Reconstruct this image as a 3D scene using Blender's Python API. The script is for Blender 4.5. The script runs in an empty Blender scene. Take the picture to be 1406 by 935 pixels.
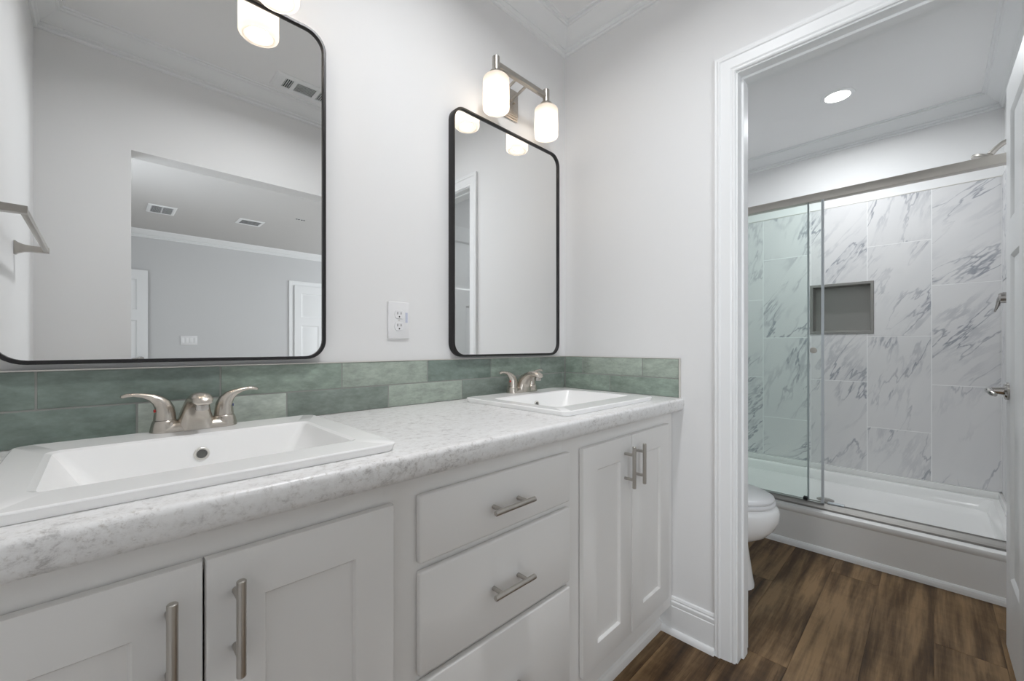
import bpy, bmesh, math, random
from mathutils import Vector, Matrix

random.seed(7)
S = bpy.context.scene
COL = S.collection
PI = math.pi

# ------------------------------------------------------------------ camera, world, lights, exposure
cam_d = bpy.data.cameras.new('camera')
cam = bpy.data.objects.new('camera', cam_d)
COL.objects.link(cam)
cam_d.sensor_fit = 'HORIZONTAL'
cam_d.sensor_width = 36.0
cam_d.lens = 571.75 / 1406 * 36.0
cam_d.shift_y = 7.4 / 1406
cam_d.clip_start = 0.01
cam.location = (-1.5726, -1.2325, 1.1035)
cam.rotation_euler = (PI / 2, 0, 0.7903 - PI / 2)
S.camera = cam

S.view_settings.view_transform = 'Standard'
S.view_settings.look = 'None'
S.view_settings.gamma = 1.0
S.view_settings.use_curve_mapping = False
S.view_settings.exposure = 0.0
S.cycles.max_bounces = 14
S.cycles.diffuse_bounces = 8
S.cycles.glossy_bounces = 8
S.cycles.transparent_max_bounces = 16
S.cycles.sample_clamp_indirect = 6.0
S.cycles.caustics_reflective = False
S.cycles.caustics_refractive = False

W = bpy.data.worlds.new('sky_world')
S.world = W
W.use_nodes = True
wn = W.node_tree.nodes
wb = wn['Background']
sky = wn.new('ShaderNodeTexSky')
sky.sky_type = 'HOSEK_WILKIE'
sky.turbidity = 4.0
W.node_tree.links.new(sky.outputs[0], wb.inputs[0])
wb.inputs[1].default_value = 1.0


def lamp(name, kind, loc, rot, energy, color, size=None, size_y=None, **kw):
    d = bpy.data.lights.new(name, kind)
    d.energy = energy
    d.color = color
    if kind == 'AREA':
        d.shape = kw.get('shape', 'RECTANGLE')
        d.size = size
        if size_y:
            d.size_y = size_y
        if 'spread' in kw:
            d.spread = kw['spread']
    elif size is not None:
        d.shadow_soft_size = size
    o = bpy.data.objects.new(name, d)
    o.location = loc
    o.rotation_euler = rot
    COL.objects.link(o)
    return o


# bedroom daylight from two unseen windows, added to light the vanity room
lamp('added_bedroom_daylight', 'AREA', (-2.02, -2.85, 1.5), (0, -PI / 2, 0), 37, (0.90, 0.95, 1.0), 1.5, 1.7)
lamp('added_second_bedroom_daylight', 'AREA', (3.36, -3.9, 1.5), (0, PI / 2, 0), 82, (0.91, 0.955, 1.0), 1.5, 1.9)  # second unseen opening, added to brighten the near cabinet doors and sink
BULB_E = 34.0      # emission of the vanity bulbs
SHADE_E = 0.14      # glow of the frosted vanity shades
lamp('added_bathroom_fill', 'AREA', (-0.92, -0.735, 2.553), (0, 0, 0), 10.3, (0.965, 0.978, 1.0), 0.13, shape='DISK', spread=2.75)  # fill for the vanity room, from an added ceiling light out of view
lamp('shower_downlight_beam', 'AREA', (1.485, -0.843, 2.553), (0, 0, 0), 11.6, (0.94, 0.975, 1.0), 0.11, shape='DISK', spread=2.9)


# ------------------------------------------------------------------ materials
def new_mat(name):
    m = bpy.data.materials.new(name)
    m.use_nodes = True
    nt = m.node_tree
    return m, nt, nt.nodes['Principled BSDF'], nt.nodes, nt.links


def lin(r, g, b):
    f = lambda c: (c / 255 / 12.92) if c / 255 <= 0.04045 else ((c / 255 + 0.055) / 1.055) ** 2.4
    return (f(r), f(g), f(b), 1)


def plain(name, col, rough=0.5, metal=0.0, bump=0.0, bscale=200.0, coat=0.0, mottle=0.0):
    m, nt, b, N, L = new_mat(name)
    b.inputs['Base Color'].default_value = col
    b.inputs['Roughness'].default_value = rough
    b.inputs['Metallic'].default_value = metal
    b.inputs['Coat Weight'].default_value = coat
    tc = N.new('ShaderNodeTexCoord')
    nz = N.new('ShaderNodeTexNoise')
    nz.inputs['Scale'].default_value = bscale
    nz.inputs['Detail'].default_value = 3
    L.new(tc.outputs['Object'], nz.inputs['Vector'])
    if bump:
        bp = N.new('ShaderNodeBump')
        bp.inputs['Strength'].default_value = bump
        bp.inputs['Distance'].default_value = 0.002
        L.new(nz.outputs['Fac'], bp.inputs['Height'])
        L.new(bp.outputs[0], b.inputs['Normal'])
    if mottle:
        mx = N.new('ShaderNodeMix')
        mx.data_type = 'RGBA'
        mx.inputs[6].default_value = col
        mx.inputs[7].default_value = tuple(c * (1 - mottle) for c in col[:3]) + (1,)
        L.new(nz.outputs['Fac'], mx.inputs[0])
        L.new(mx.outputs[2], b.inputs['Base Color'])
    return m


def brushed(name, col, rough=0.32, stretch=(1, 1, 40)):
    m, nt, b, N, L = new_mat(name)
    b.inputs['Base Color'].default_value = col
    b.inputs['Metallic'].default_value = 1.0
    tc = N.new('ShaderNodeTexCoord')
    mp = N.new('ShaderNodeMapping')
    mp.inputs['Scale'].default_value = stretch
    nz = N.new('ShaderNodeTexNoise')
    nz.inputs['Scale'].default_value = 30
    mr = N.new('ShaderNodeMapRange')
    mr.inputs[3].default_value = rough - 0.02
    mr.inputs[4].default_value = rough + 0.03
    L.new(tc.outputs['Object'], mp.inputs[0])
    L.new(mp.outputs[0], nz.inputs['Vector'])
    L.new(nz.outputs['Fac'], mr.inputs[0])
    L.new(mr.outputs[0], b.inputs['Roughness'])
    return m


def emis(name, col, strength):
    m, nt, b, N, L = new_mat(name)
    b.inputs['Base Color'].default_value = (0.8, 0.8, 0.8, 1)
    b.inputs['Emission Color'].default_value = col
    b.inputs['Emission Strength'].default_value = strength
    return m


M = {}
M['wall'] = plain('wall_paint', (0.80, 0.80, 0.80, 1), 0.75, bump=0.05, bscale=260)
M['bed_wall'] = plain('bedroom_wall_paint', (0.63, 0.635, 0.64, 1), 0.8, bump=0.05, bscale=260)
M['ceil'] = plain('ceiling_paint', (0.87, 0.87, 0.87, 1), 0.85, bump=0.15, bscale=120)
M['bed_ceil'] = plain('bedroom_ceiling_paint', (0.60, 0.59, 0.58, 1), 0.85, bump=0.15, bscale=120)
M['trim'] = plain('trim_paint', (0.85, 0.86, 0.865, 1), 0.4, bump=0.02)
M['cab'] = plain('cabinet_paint', (0.80, 0.79, 0.775, 1), 0.5, bump=0.02, bscale=90)
M['cab_dark'] = plain('cabinet_inside', (0.25, 0.24, 0.22, 1), 0.7)
M['nickel'] = plain('brushed_nickel', (0.58, 0.535, 0.48, 1), 0.27, 1.0)
M['nickel_h'] = plain('brushed_nickel_handle', (0.50, 0.475, 0.44, 1), 0.3, 1.0)
M['steel'] = brushed('brushed_steel_rail', (0.62, 0.585, 0.54, 1), 0.42, (60, 1, 60))
M['niche'] = brushed('brushed_niche_steel', (0.36, 0.35, 0.335, 1), 0.42, (1, 1, 30))
M['chrome'] = plain('dark_chrome', (0.48, 0.46, 0.44, 1), 0.15, 1.0)
M['black'] = plain('black_bronze', (0.018, 0.017, 0.016, 1), 0.3, 0.25)
M['frame'] = plain('black_bronze_frame', (0.022, 0.021, 0.022, 1), 0.34, 0.35)
M['mirror'] = plain('mirror_silver', (0.90, 0.905, 0.90, 1), 0.0, 1.0)
M['ceramic'] = plain('white_ceramic', (0.93, 0.93, 0.925, 1), 0.12)
M['ceramic'].node_tree.nodes['Principled BSDF'].inputs['Specular IOR Level'].default_value = 0.3
M['acrylic'] = plain('white_acrylic', (0.80, 0.80, 0.79, 1), 0.18)
M['plastic'] = plain('white_plastic', (0.80, 0.80, 0.81, 1), 0.3)
M['dark'] = plain('dark_gap', (0.012, 0.012, 0.012, 1), 0.8)
M['grey_mesh'] = plain('dark_vent_gap', (0.035, 0.037, 0.04, 1), 0.7)
M['mesh_grey'] = plain('grey_overflow_grate', (0.16, 0.16, 0.15, 1), 0.6, 0.3, bump=0.8, bscale=900)
M['red'] = plain('red_dot', (0.55, 0.02, 0.015, 1), 0.3)
M['blue'] = plain('blue_dot', (0.01, 0.03, 0.16, 1), 0.3)
M['sticker'] = plain('lavender_sticker', (0.55, 0.58, 0.70, 1), 0.5)
M['schluter'] = plain('light_metal_edge', (0.72, 0.70, 0.66, 1), 0.35, 0.4)
M['grout'] = plain('grey_grout', (0.29, 0.30, 0.28, 1), 0.9, bump=0.2)
M['white_grout'] = plain('white_grout', (0.88, 0.88, 0.88, 1), 0.85)
M['carpet'] = plain('beige_carpet', (0.42, 0.38, 0.33, 1), 0.95, bump=0.6, bscale=300, mottle=0.3)
M['can_glow'] = emis('downlight_glow', (1, 0.96, 0.9, 1), 9.0)
M['bulb'] = emis('warm_bulb', (1, 0.86, 0.70, 1), BULB_E)
M['win_glass'] = None


def shade_mat():
    m, nt, b, N, L = new_mat('frosted_lit_glass')
    out = N['Material Output']
    tr = N.new('ShaderNodeBsdfTranslucent')
    tr.inputs[0].default_value = (0.34, 0.332, 0.325, 1)
    df = N.new('ShaderNodeBsdfPrincipled')
    df.inputs['Base Color'].default_value = (0.40, 0.40, 0.40, 1)
    df.inputs['Roughness'].default_value = 0.35
    mx = N.new('ShaderNodeMixShader')
    mx.inputs[0].default_value = 0.35
    em = N.new('ShaderNodeEmission')
    em.inputs[0].default_value = (1.0, 0.89, 0.77, 1)
    em.inputs[1].default_value = SHADE_E
    ad = N.new('ShaderNodeAddShader')
    L.new(tr.outputs[0], mx.inputs[1])
    L.new(df.outputs[0], mx.inputs[2])
    L.new(mx.outputs[0], ad.inputs[0])
    L.new(em.outputs[0], ad.inputs[1])
    L.new(ad.outputs[0], out.inputs[0])
    N.remove(b)
    return m


M['shade'] = shade_mat()


def glass_mat(name, tint, ior=1.45):
    m, nt, b, N, L = new_mat(name)
    out = N['Material Output']
    t = N.new('ShaderNodeBsdfTransparent')
    t.inputs[0].default_value = tint
    g = N.new('ShaderNodeBsdfGlossy')
    g.inputs['Roughness'].default_value = 0.0
    g.inputs['Color'].default_value = (1, 1, 1, 1)
    fr = N.new('ShaderNodeFresnel')
    fr.inputs[0].default_value = ior
    mx = N.new('ShaderNodeMixShader')
    L.new(fr.outputs[0], mx.inputs[0])
    L.new(t.outputs[0], mx.inputs[1])
    L.new(g.outputs[0], mx.inputs[2])
    L.new(mx.outputs[0], out.inputs[0])
    N.remove(b)
    return m


M['glass'] = glass_mat('clear_shower_glass', (0.968, 0.994, 0.984, 1), 1.2)
M['glass_edge'] = plain('blue_grey_plastic', (0.58, 0.62, 0.65, 1), 0.15)
M['win_glass'] = glass_mat('window_glass', (0.96, 0.97, 0.97, 1), 1.3)


def attr_tile():
    """glazed sage tile: the colour of each tile comes from its own face attribute, clouded by noise"""
    m, nt, b, N, L = new_mat('sage_glazed_tile')
    at = N.new('ShaderNodeAttribute')
    at.attribute_name = 'tone'
    tc = N.new('ShaderNodeTexCoord')
    mp = N.new('ShaderNodeMapping')
    mp.inputs['Scale'].default_value = (1.0, 1.0, 2.2)
    n1 = N.new('ShaderNodeTexNoise')
    n1.inputs['Scale'].default_value = 16
    n1.inputs['Detail'].default_value = 7
    n1.inputs['Roughness'].default_value = 0.62
    n2 = N.new('ShaderNodeTexNoise')
    n2.inputs['Scale'].default_value = 90
    n2.inputs['Detail'].default_value = 4
    L.new(tc.outputs['Object'], mp.inputs[0])
    L.new(mp.outputs[0], n1.inputs['Vector'])
    L.new(mp.outputs[0], n2.inputs['Vector'])
    r1 = N.new('ShaderNodeMapRange')
    r1.inputs[1].default_value = 0.3
    r1.inputs[2].default_value = 0.7
    r1.inputs[3].default_value = 0.76
    r1.inputs[4].default_value = 1.22
    L.new(n1.outputs['Fac'], r1.inputs[0])
    r2 = N.new('ShaderNodeMapRange')
    r2.inputs[1].default_value = 0.3
    r2.inputs[2].default_value = 0.7
    r2.inputs[3].default_value = 0.93
    r2.inputs[4].default_value = 1.07
    L.new(n2.outputs['Fac'], r2.inputs[0])
    mu = N.new('ShaderNodeMath')
    mu.operation = 'MULTIPLY'
    L.new(r1.outputs[0], mu.inputs[0])
    L.new(r2.outputs[0], mu.inputs[1])
    vm = N.new('ShaderNodeVectorMath')
    vm.operation = 'SCALE'
    L.new(at.outputs['Color'], vm.inputs[0])
    L.new(mu.outputs[0], vm.inputs['Scale'])
    L.new(vm.outputs[0], b.inputs['Base Color'])
    b.inputs['Roughness'].default_value = 0.22
    bp = N.new('ShaderNodeBump')
    bp.inputs['Strength'].default_value = 0.12
    bp.inputs['Distance'].default_value = 0.003
    L.new(n1.outputs['Fac'], bp.inputs['Height'])
    L.new(bp.outputs[0], b.inputs['Normal'])
    return m


M['sage'] = attr_tile()


def marble_tile():
    m, nt, b, N, L = new_mat('white_marble_tile')
    at = N.new('ShaderNodeAttribute')
    at.attribute_name = 'tone'
    tc = N.new('ShaderNodeTexCoord')
    off = N.new('ShaderNodeVectorMath')
    off.operation = 'MULTIPLY_ADD'
    off.inputs[1].default_value = (9, 9, 9)
    L.new(at.outputs['Color'], off.inputs[0])
    L.new(tc.outputs['Object'], off.inputs[2])
    sep = N.new('ShaderNodeSeparateColor')
    L.new(at.outputs['Color'], sep.inputs[0])
    ang = N.new('ShaderNodeMapRange')
    ang.inputs[3].default_value = -0.15
    ang.inputs[4].default_value = -0.95
    L.new(sep.outputs[0], ang.inputs[0])
    vr = N.new('ShaderNodeVectorRotate')
    vr.rotation_type = 'X_AXIS'
    L.new(off.outputs[0], vr.inputs['Vector'])
    L.new(ang.outputs[0], vr.inputs['Angle'])
    mp = N.new('ShaderNodeMapping')
    mp.inputs['Scale'].default_value = (1.0, 2.3, 0.55)
    L.new(vr.outputs[0], mp.inputs[0])

    def vein(scale, width, detail, dist):
        nz = N.new('ShaderNodeTexNoise')
        nz.inputs['Scale'].default_value = scale
        nz.inputs['Detail'].default_value = detail
        nz.inputs['Roughness'].default_value = 0.58
        nz.inputs['Distortion'].default_value = dist
        L.new(mp.outputs[0], nz.inputs['Vector'])
        s = N.new('ShaderNodeMath')
        s.operation = 'SUBTRACT'
        s.inputs[1].default_value = 0.5
        L.new(nz.outputs['Fac'], s.inputs[0])
        a = N.new('ShaderNodeMath')
        a.operation = 'ABSOLUTE'
        L.new(s.outputs[0], a.inputs[0])
        r = N.new('ShaderNodeMapRange')
        r.interpolation_type = 'SMOOTHSTEP'
        r.inputs[1].default_value = 0.0
        r.inputs[2].default_value = width
        r.inputs[3].default_value = 1.0
        r.inputs[4].default_value = 0.0
        L.new(a.outputs[0], r.inputs[0])
        return r.outputs[0]

    v1 = vein(1.9, 0.016, 5, 0.15)
    v2 = vein(3.6, 0.05, 5, 0.25)
    mk = N.new('ShaderNodeTexNoise')
    mk.inputs['Scale'].default_value = 3.4
    mk.inputs['Detail'].default_value = 2
    L.new(off.outputs[0], mk.inputs['Vector'])
    mr = N.new('ShaderNodeMapRange')
    mr.inputs[1].default_value = 0.42
    mr.inputs[2].default_value = 0.66
    L.new(mk.outputs['Fac'], mr.inputs[0])
    m1 = N.new('ShaderNodeMath')
    m1.operation = 'MULTIPLY'
    L.new(v1, m1.inputs[0])
    m1.inputs[1].default_value = 0.8
    m2 = N.new('ShaderNodeMath')
    m2.operation = 'MULTIPLY'
    L.new(v2, m2.inputs[0])
    L.new(mr.outputs[0], m2.inputs[1])
    m2b = N.new('ShaderNodeMath')
    m2b.operation = 'MULTIPLY'
    L.new(m2.outputs[0], m2b.inputs[0])
    m2b.inputs[1].default_value = 0.38
    mk2 = N.new('ShaderNodeMapRange')
    mk2.inputs[1].default_value = 0.36
    mk2.inputs[2].default_value = 0.60
    L.new(mk.outputs['Fac'], mk2.inputs[0])
    m1b = N.new('ShaderNodeMath')
    m1b.operation = 'MULTIPLY'
    L.new(m1.outputs[0], m1b.inputs[0])
    L.new(mk2.outputs[0], m1b.inputs[1])
    mxm = N.new('ShaderNodeMath')
    mxm.operation = 'MAXIMUM'
    L.new(m1b.outputs[0], mxm.inputs[0])
    L.new(m2b.outputs[0], mxm.inputs[1])
    cl = N.new('ShaderNodeTexNoise')
    cl.inputs['Scale'].default_value = 3.0
    cl.inputs['Detail'].default_value = 4
    L.new(mp.outputs[0], cl.inputs['Vector'])
    base = N.new('ShaderNodeMix')
    base.data_type = 'RGBA'
    base.inputs[6].default_value = (0.76, 0.75, 0.745, 1)
    base.inputs[7].default_value = (0.66, 0.66, 0.67, 1)
    L.new(cl.outputs['Fac'], base.inputs[0])
    mix = N.new('ShaderNodeMix')
    mix.data_type = 'RGBA'
    L.new(mxm.outputs[0], mix.inputs[0])
    L.new(base.outputs[2], mix.inputs[6])
    mix.inputs[7].default_value = (0.22, 0.235, 0.28, 1)
    L.new(mix.outputs[2], b.inputs['Base Color'])
    b.inputs['Roughness'].default_value = 0.3
    return m


M['marble'] = marble_tile()


def counter_mat():
    m, nt, b, N, L = new_mat('speckled_white_laminate')
    tc = N.new('ShaderNodeTexCoord')
    mp = N.new('ShaderNodeMapping')
    mp.inputs['Scale'].default_value = (0.75, 1.0, 1.0)
    mp.inputs['Rotation'].default_value = (0, 0, 0.2)
    L.new(tc.outputs['Object'], mp.inputs[0])
    n1 = N.new('ShaderNodeTexNoise')
    n1.inputs['Scale'].default_value = 52
    n1.inputs['Detail'].default_value = 10
    n1.inputs['Roughness'].default_value = 0.8
    n1.inputs['Distortion'].default_value = 0.25
    n2 = N.new('ShaderNodeTexNoise')
    n2.inputs['Scale'].default_value = 5
    n2.inputs['Detail'].default_value = 3
    n3 = N.new('ShaderNodeTexNoise')
    n3.inputs['Scale'].default_value = 95
    n3.inputs['Detail'].default_value = 6
    n3.inputs['Roughness'].default_value = 0.75
    for n in (n1, n2):
        L.new(mp.outputs[0], n.inputs['Vector'])
    L.new(tc.outputs['Object'], n3.inputs['Vector'])
    r1 = N.new('ShaderNodeValToRGB')
    r1.color_ramp.elements[0].position = 0.34
    r1.color_ramp.elements[0].color = (0.41, 0.395, 0.39, 1)
    r1.color_ramp.elements[1].position = 0.56
    r1.color_ramp.elements[1].color = (0.83, 0.83, 0.83, 1)
    e = r1.color_ramp.elements.new(0.46)
    e.color = (0.76, 0.755, 0.75, 1)
    L.new(n1.outputs['Fac'], r1.inputs[0])
    r3 = N.new('ShaderNodeValToRGB')
    r3.color_ramp.elements[0].position = 0.30
    r3.color_ramp.elements[0].color = (0.50, 0.46, 0.41, 1)
    r3.color_ramp.elements[1].position = 0.46
    r3.color_ramp.elements[1].color = (1, 1, 1, 1)
    L.new(n3.outputs['Fac'], r3.inputs[0])
    mx = N.new('ShaderNodeMix')
    mx.data_type = 'RGBA'
    mx.blend_type = 'MULTIPLY'
    mx.inputs[0].default_value = 0.75
    L.new(r1.outputs[0], mx.inputs[6])
    L.new(r3.outputs[0], mx.inputs[7])
    r2 = N.new('ShaderNodeMapRange')
    r2.inputs[1].default_value = 0.35
    r2.inputs[2].default_value = 0.65
    r2.inputs[3].default_value = 0.0
    r2.inputs[4].default_value = 0.55
    L.new(n2.outputs['Fac'], r2.inputs[0])
    fin = N.new('ShaderNodeMix')
    fin.data_type = 'RGBA'
    L.new(r2.outputs[0], fin.inputs[0])
    L.new(mx.outputs[2], fin.inputs[6])
    fin.inputs[7].default_value = (0.80, 0.80, 0.80, 1)
    L.new(fin.outputs[2], b.inputs['Base Color'])
    b.inputs['Roughness'].default_value = 0.32
    return m


M['counter'] = counter_mat()


def plank_mat():
    m, nt, b, N, L = new_mat('dark_walnut_planks')
    at = N.new('ShaderNodeAttribute')
    at.attribute_name = 'tone'
    sep = N.new('ShaderNodeSeparateColor')
    L.new(at.outputs['Color'], sep.inputs[0])
    tc = N.new('ShaderNodeTexCoord')
    off = N.new('ShaderNodeVectorMath')
    off.operation = 'MULTIPLY_ADD'
    off.inputs[1].default_value = (13, 7, 5)
    L.new(at.outputs['Color'], off.inputs[0])
    L.new(tc.outputs['Object'], off.inputs[2])

    def nz(sx, sy, scale, detail, rough=0.6, dist=0.0):
        mp = N.new('ShaderNodeMapping')
        mp.inputs['Scale'].default_value = (sx, sy, 1)
        n = N.new('ShaderNodeTexNoise')
        n.inputs['Scale'].default_value = scale
        n.inputs['Detail'].default_value = detail
        n.inputs['Roughness'].default_value = rough
        n.inputs['Distortion'].default_value = dist
        L.new(off.outputs[0], mp.inputs[0])
        L.new(mp.outputs[0], n.inputs['Vector'])
        return n.outputs['Fac']

    broad = nz(0.8, 9.0, 1.7, 5, 0.6, 0.3)
    fine = nz(2.5, 60.0, 2.0, 6, 0.7)
    cross = nz(26.0, 8.0, 1.4, 3, 0.6)
    a1 = N.new('ShaderNodeMath')
    a1.operation = 'MULTIPLY_ADD'
    L.new(fine, a1.inputs[0])
    a1.inputs[1].default_value = 0.26
    L.new(broad, a1.inputs[2])
    a2 = N.new('ShaderNodeMath')
    a2.operation = 'MULTIPLY_ADD'
    L.new(cross, a2.inputs[0])
    a2.inputs[1].default_value = 0.10
    L.new(a1.outputs[0], a2.inputs[2])
    a3 = N.new('ShaderNodeMath')
    a3.operation = 'MULTIPLY_ADD'
    L.new(sep.outputs[0], a3.inputs[0])
    a3.inputs[1].default_value = 0.16
    L.new(a2.outputs[0], a3.inputs[2])
    r = N.new('ShaderNodeValToRGB')
    el = r.color_ramp.elements
    el[0].position = 0.545
    el[0].color = (0.023, 0.011, 0.0043, 1)
    el[1].position = 0.89
    el[1].color = (0.25, 0.158, 0.078, 1)
    e = el.new(0.70)
    e.color = (0.088, 0.049, 0.0205, 1)
    L.new(a3.outputs[0], r.inputs[0])
    L.new(r.outputs[0], b.inputs['Base Color'])
    b.inputs['Roughness'].default_value = 0.45
    b.inputs['Specular IOR Level'].default_value = 0.3
    return m


M['plank'] = plank_mat()


# ------------------------------------------------------------------ mesh builder
class MB:
    def __init__(s):
        s.b = bmesh.new()
        s.tone = s.b.loops.layers.float_color.new('tone')

    def quad(s, vs, tone=None):
        f = s.b.faces.new(vs)
        if tone:
            for l in f.loops:
                l[s.tone] = (*tone[:3], 1)
        return f

    def box(s, x0, x1, y0, y1, z0, z1, bev=0.0, seg=2, tone=None):
        x0, x1 = min(x0, x1), max(x0, x1)
        y0, y1 = min(y0, y1), max(y0, y1)
        z0, z1 = min(z0, z1), max(z0, z1)
        v = [s.b.verts.new(p) for p in ((x0, y0, z0), (x1, y0, z0), (x1, y1, z0), (x0, y1, z0),
                                        (x0, y0, z1), (x1, y0, z1), (x1, y1, z1), (x0, y1, z1))]
        old = set(s.b.faces)
        fs = [s.b.faces.new([v[i] for i in q]) for q in
              ((0, 3, 2, 1), (4, 5, 6, 7), (0, 1, 5, 4), (1, 2, 6, 5), (2, 3, 7, 6), (3, 0, 4, 7))]
        if bev > 0:
            es = list({e for f in fs for e in f.edges})
            r = bmesh.ops.bevel(s.b, geom=es, offset=bev, segments=seg, affect='EDGES', profile=0.5)
            fs = [f for f in s.b.faces if f not in old]
        if tone:
            for f in fs:
                for l in f.loops:
                    l[s.tone] = (*tone[:3], 1)
        return fs

    def loft(s, loops, cap0=True, cap1=True, closed=True):
        rings = [[s.b.verts.new(p) for p in lp] for lp in loops]
        for a, c in zip(rings, rings[1:]):
            n = len(a)
            for i in range(n if closed else n - 1):
                j = (i + 1) % n
                s.b.faces.new((a[i], a[j], c[j], c[i]))
        if cap0:
            s.b.faces.new(list(reversed(rings[0])))
        if cap1:
            s.b.faces.new(rings[-1])
        return rings

    def tube(s, pts, radii, n=16, flat=None, cap=True):
        """round tube through pts; flat: list of (a, b) scales of the two cross axes"""
        P = [Vector(p) for p in pts]
        if not isinstance(radii, (list, tuple)):
            radii = [radii] * len(P)
        loops = []
        up = None
        for i, p in enumerate(P):
            t = (P[min(i + 1, len(P) - 1)] - P[max(i - 1, 0)]).normalized()
            if up is None:
                ref = Vector((0, 1, 0)) if abs(t.y) < 0.8 else Vector((1, 0, 0))
                up = (ref - t * ref.dot(t)).normalized()
            else:
                up = (up - t * up.dot(t)).normalized()
            side = t.cross(up)
            fa, fb = flat[i] if flat else (1, 1)
            loops.append([p + (up * math.cos(2 * PI * k / n) * fa + side * math.sin(2 * PI * k / n) * fb) * radii[i]
                          for k in range(n)])
        s.loft(loops, cap, cap)

    def lathe(s, cx, cy, prof, n=32, axis='z', cap0=True, cap1=True):
        """prof: (r, h); axis z: centre (cx, cy); axis y / x: centre in the other two axes"""
        loops = []
        for r, h in prof:
            lp = []
            for k in range(n):
                a = 2 * PI * k / n
                c, d = r * math.cos(a), r * math.sin(a)
                if axis == 'z':
                    lp.append((cx + c, cy + d, h))
                elif axis == 'y':
                    lp.append((cx + c, h, cy + d))
                else:
                    lp.append((h, cx + c, cy + d))
            loops.append(lp)
        s.loft(loops, cap0, cap1)

    def prism(s, poly, axis, a0, a1):
        """poly: 2-D outline in the two other axes (in x,y,z order), extruded along axis"""
        def P(u, v, a):
            return (a, u, v) if axis == 'x' else (u, a, v) if axis == 'y' else (u, v, a)
        s.loft([[P(u, v, a0) for u, v in poly], [P(u, v, a1) for u, v in poly]])

    def build(s, name, mat, parent=None, smooth=True, angle=35, weld=True):
        if weld:
            bmesh.ops.remove_doubles(s.b, verts=s.b.verts, dist=1e-6)
        bmesh.ops.recalc_face_normals(s.b, faces=s.b.faces)
        org = Vector((0, 0, 0))
        p = parent
        while p is not None:
            org += Vector(ORG.get(p.name, (0, 0, 0)))
            p = p.parent
        if org.length:
            for v in s.b.verts:
                v.co -= org
        me = bpy.data.meshes.new(name)
        if smooth:
            for f in s.b.faces:
                f.smooth = True
            for e in s.b.edges:
                if len(e.link_faces) == 2 and e.calc_face_angle(0) > math.radians(angle):
                    e.smooth = False
        s.b.to_mesh(me)
        s.b.free()
        o = bpy.data.objects.new(name, me)
        me.materials.append(mat)
        COL.objects.link(o)
        if parent is not None:
            o.parent = parent
        return o


ORG = {}


def thing(name, label, cat, loc=(0, 0, 0), group=None):
    o = bpy.data.objects.new(name, None)
    o.empty_display_size = 0.05
    o.location = loc
    COL.objects.link(o)
    ORG[o.name] = loc
    o['label'] = label
    o['category'] = cat
    if group:
        o['group'] = group
    return o


def tag(o, label, cat, group=None):
    o['label'] = label
    o['category'] = cat
    if group:
        o['group'] = group
    return o


def struct(o, label=None, cat=None):
    o['kind'] = 'structure'
    if label:
        o['label'] = label
        o['category'] = cat
    return o


def rrect(x0, x1, y0, y1, z, r, seg=6):
    """rounded rectangle loop in the xy plane"""
    out = []
    for cx, cy, a in ((x1 - r, y1 - r, 0), (x0 + r, y1 - r, PI / 2), (x0 + r, y0 + r, PI), (x1 - r, y0 + r, 1.5 * PI)):
        for k in range(seg + 1):
            t = a + PI / 2 * k / seg
            out.append((cx + r * math.cos(t), cy + r * math.sin(t), z))
    return out


# ------------------------------------------------------------------ the setting
H = 2.56            # ceiling
XL, XF = -1.775, 2.11
YF = -1.522         # wall opposite the vanity (and right wall of the shower room)
YB = -1.637         # its bedroom face
BY = -5.80          # far bedroom wall
PT = 0.115          # partition thickness
JL, JR = -0.757, -1.4305   # door opening between the jambs
DH = 2.050


def wall(name, boxes, mat='wall', label=None):
    m = MB()
    for b in boxes:
        m.box(*b)
    return struct(m.build(name, M[mat], smooth=False, weld=False), label, 'wall' if label else None)


wall('wall_back', [(XL - 0.1, XF + 0.2, 0, 0.1, 0, H)], label='pale wall behind the vanity mirrors')
wall('wall_left', [(XL - 0.1, XL, YB, 0, 0, H)], label='left side wall with the towel bar')
wall('wall_right', [(0, PT, 0, JL + 0.018, 0, H), (0, PT, JR - 0.018, YF, 0, H), (0, PT, JL + 0.018, JR - 0.018, DH + 0.018, H)],
     label='white partition wall beside the shower room doorway')
OX0, OX1, OH = -1.465, -0.22, 2.045
wall('wall_front', [(XL, OX0, YB, YF, 0, H), (OX1, XF + 0.2, YB, YF, 0, H), (OX0, OX1, YB, YF, OH, H)],
     label='wall opposite the vanity with a wide cased-free opening')
NY0, NY1, NZ0, NZ1 = -0.958, -0.605, 1.188, 1.541
wall('wall_shower', [(XF, XF + 0.2, NY1, 0, 0, H), (XF, XF + 0.2, YF, NY0, 0, H), (XF, XF + 0.2, NY0, NY1, 0, NZ0),
                     (XF, XF + 0.2, NY0, NY1, NZ1, H), (XF + 0.13, XF + 0.2, NY0, NY1, NZ0, NZ1)], label='white wall above the shower tiles')
wall('ceiling', [(XL - 0.1, XF + 0.2, YB, 0.1, H, H + 0.1)], 'ceil')
BX0, BX1 = -2.05, 3.40
wall('wall_bedroom_far', [(BX0 - 0.1, BX1 + 0.1, BY - 0.1, BY, 0, H)], 'bed_wall')
wall('wall_bedroom_left', [(BX0 - 0.1, BX0, BY, -3.75, 0, H), (BX0 - 0.1, BX0, -1.95, YB, 0, H), (BX0 - 0.1, BX0, -3.75, -1.95, 0, 0.7), (BX0 - 0.1, BX0, -3.75, -1.95, 2.3, H), (BX0, XL - 0.1, YB, YB + 0.1, 0, H)], 'bed_wall')
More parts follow.
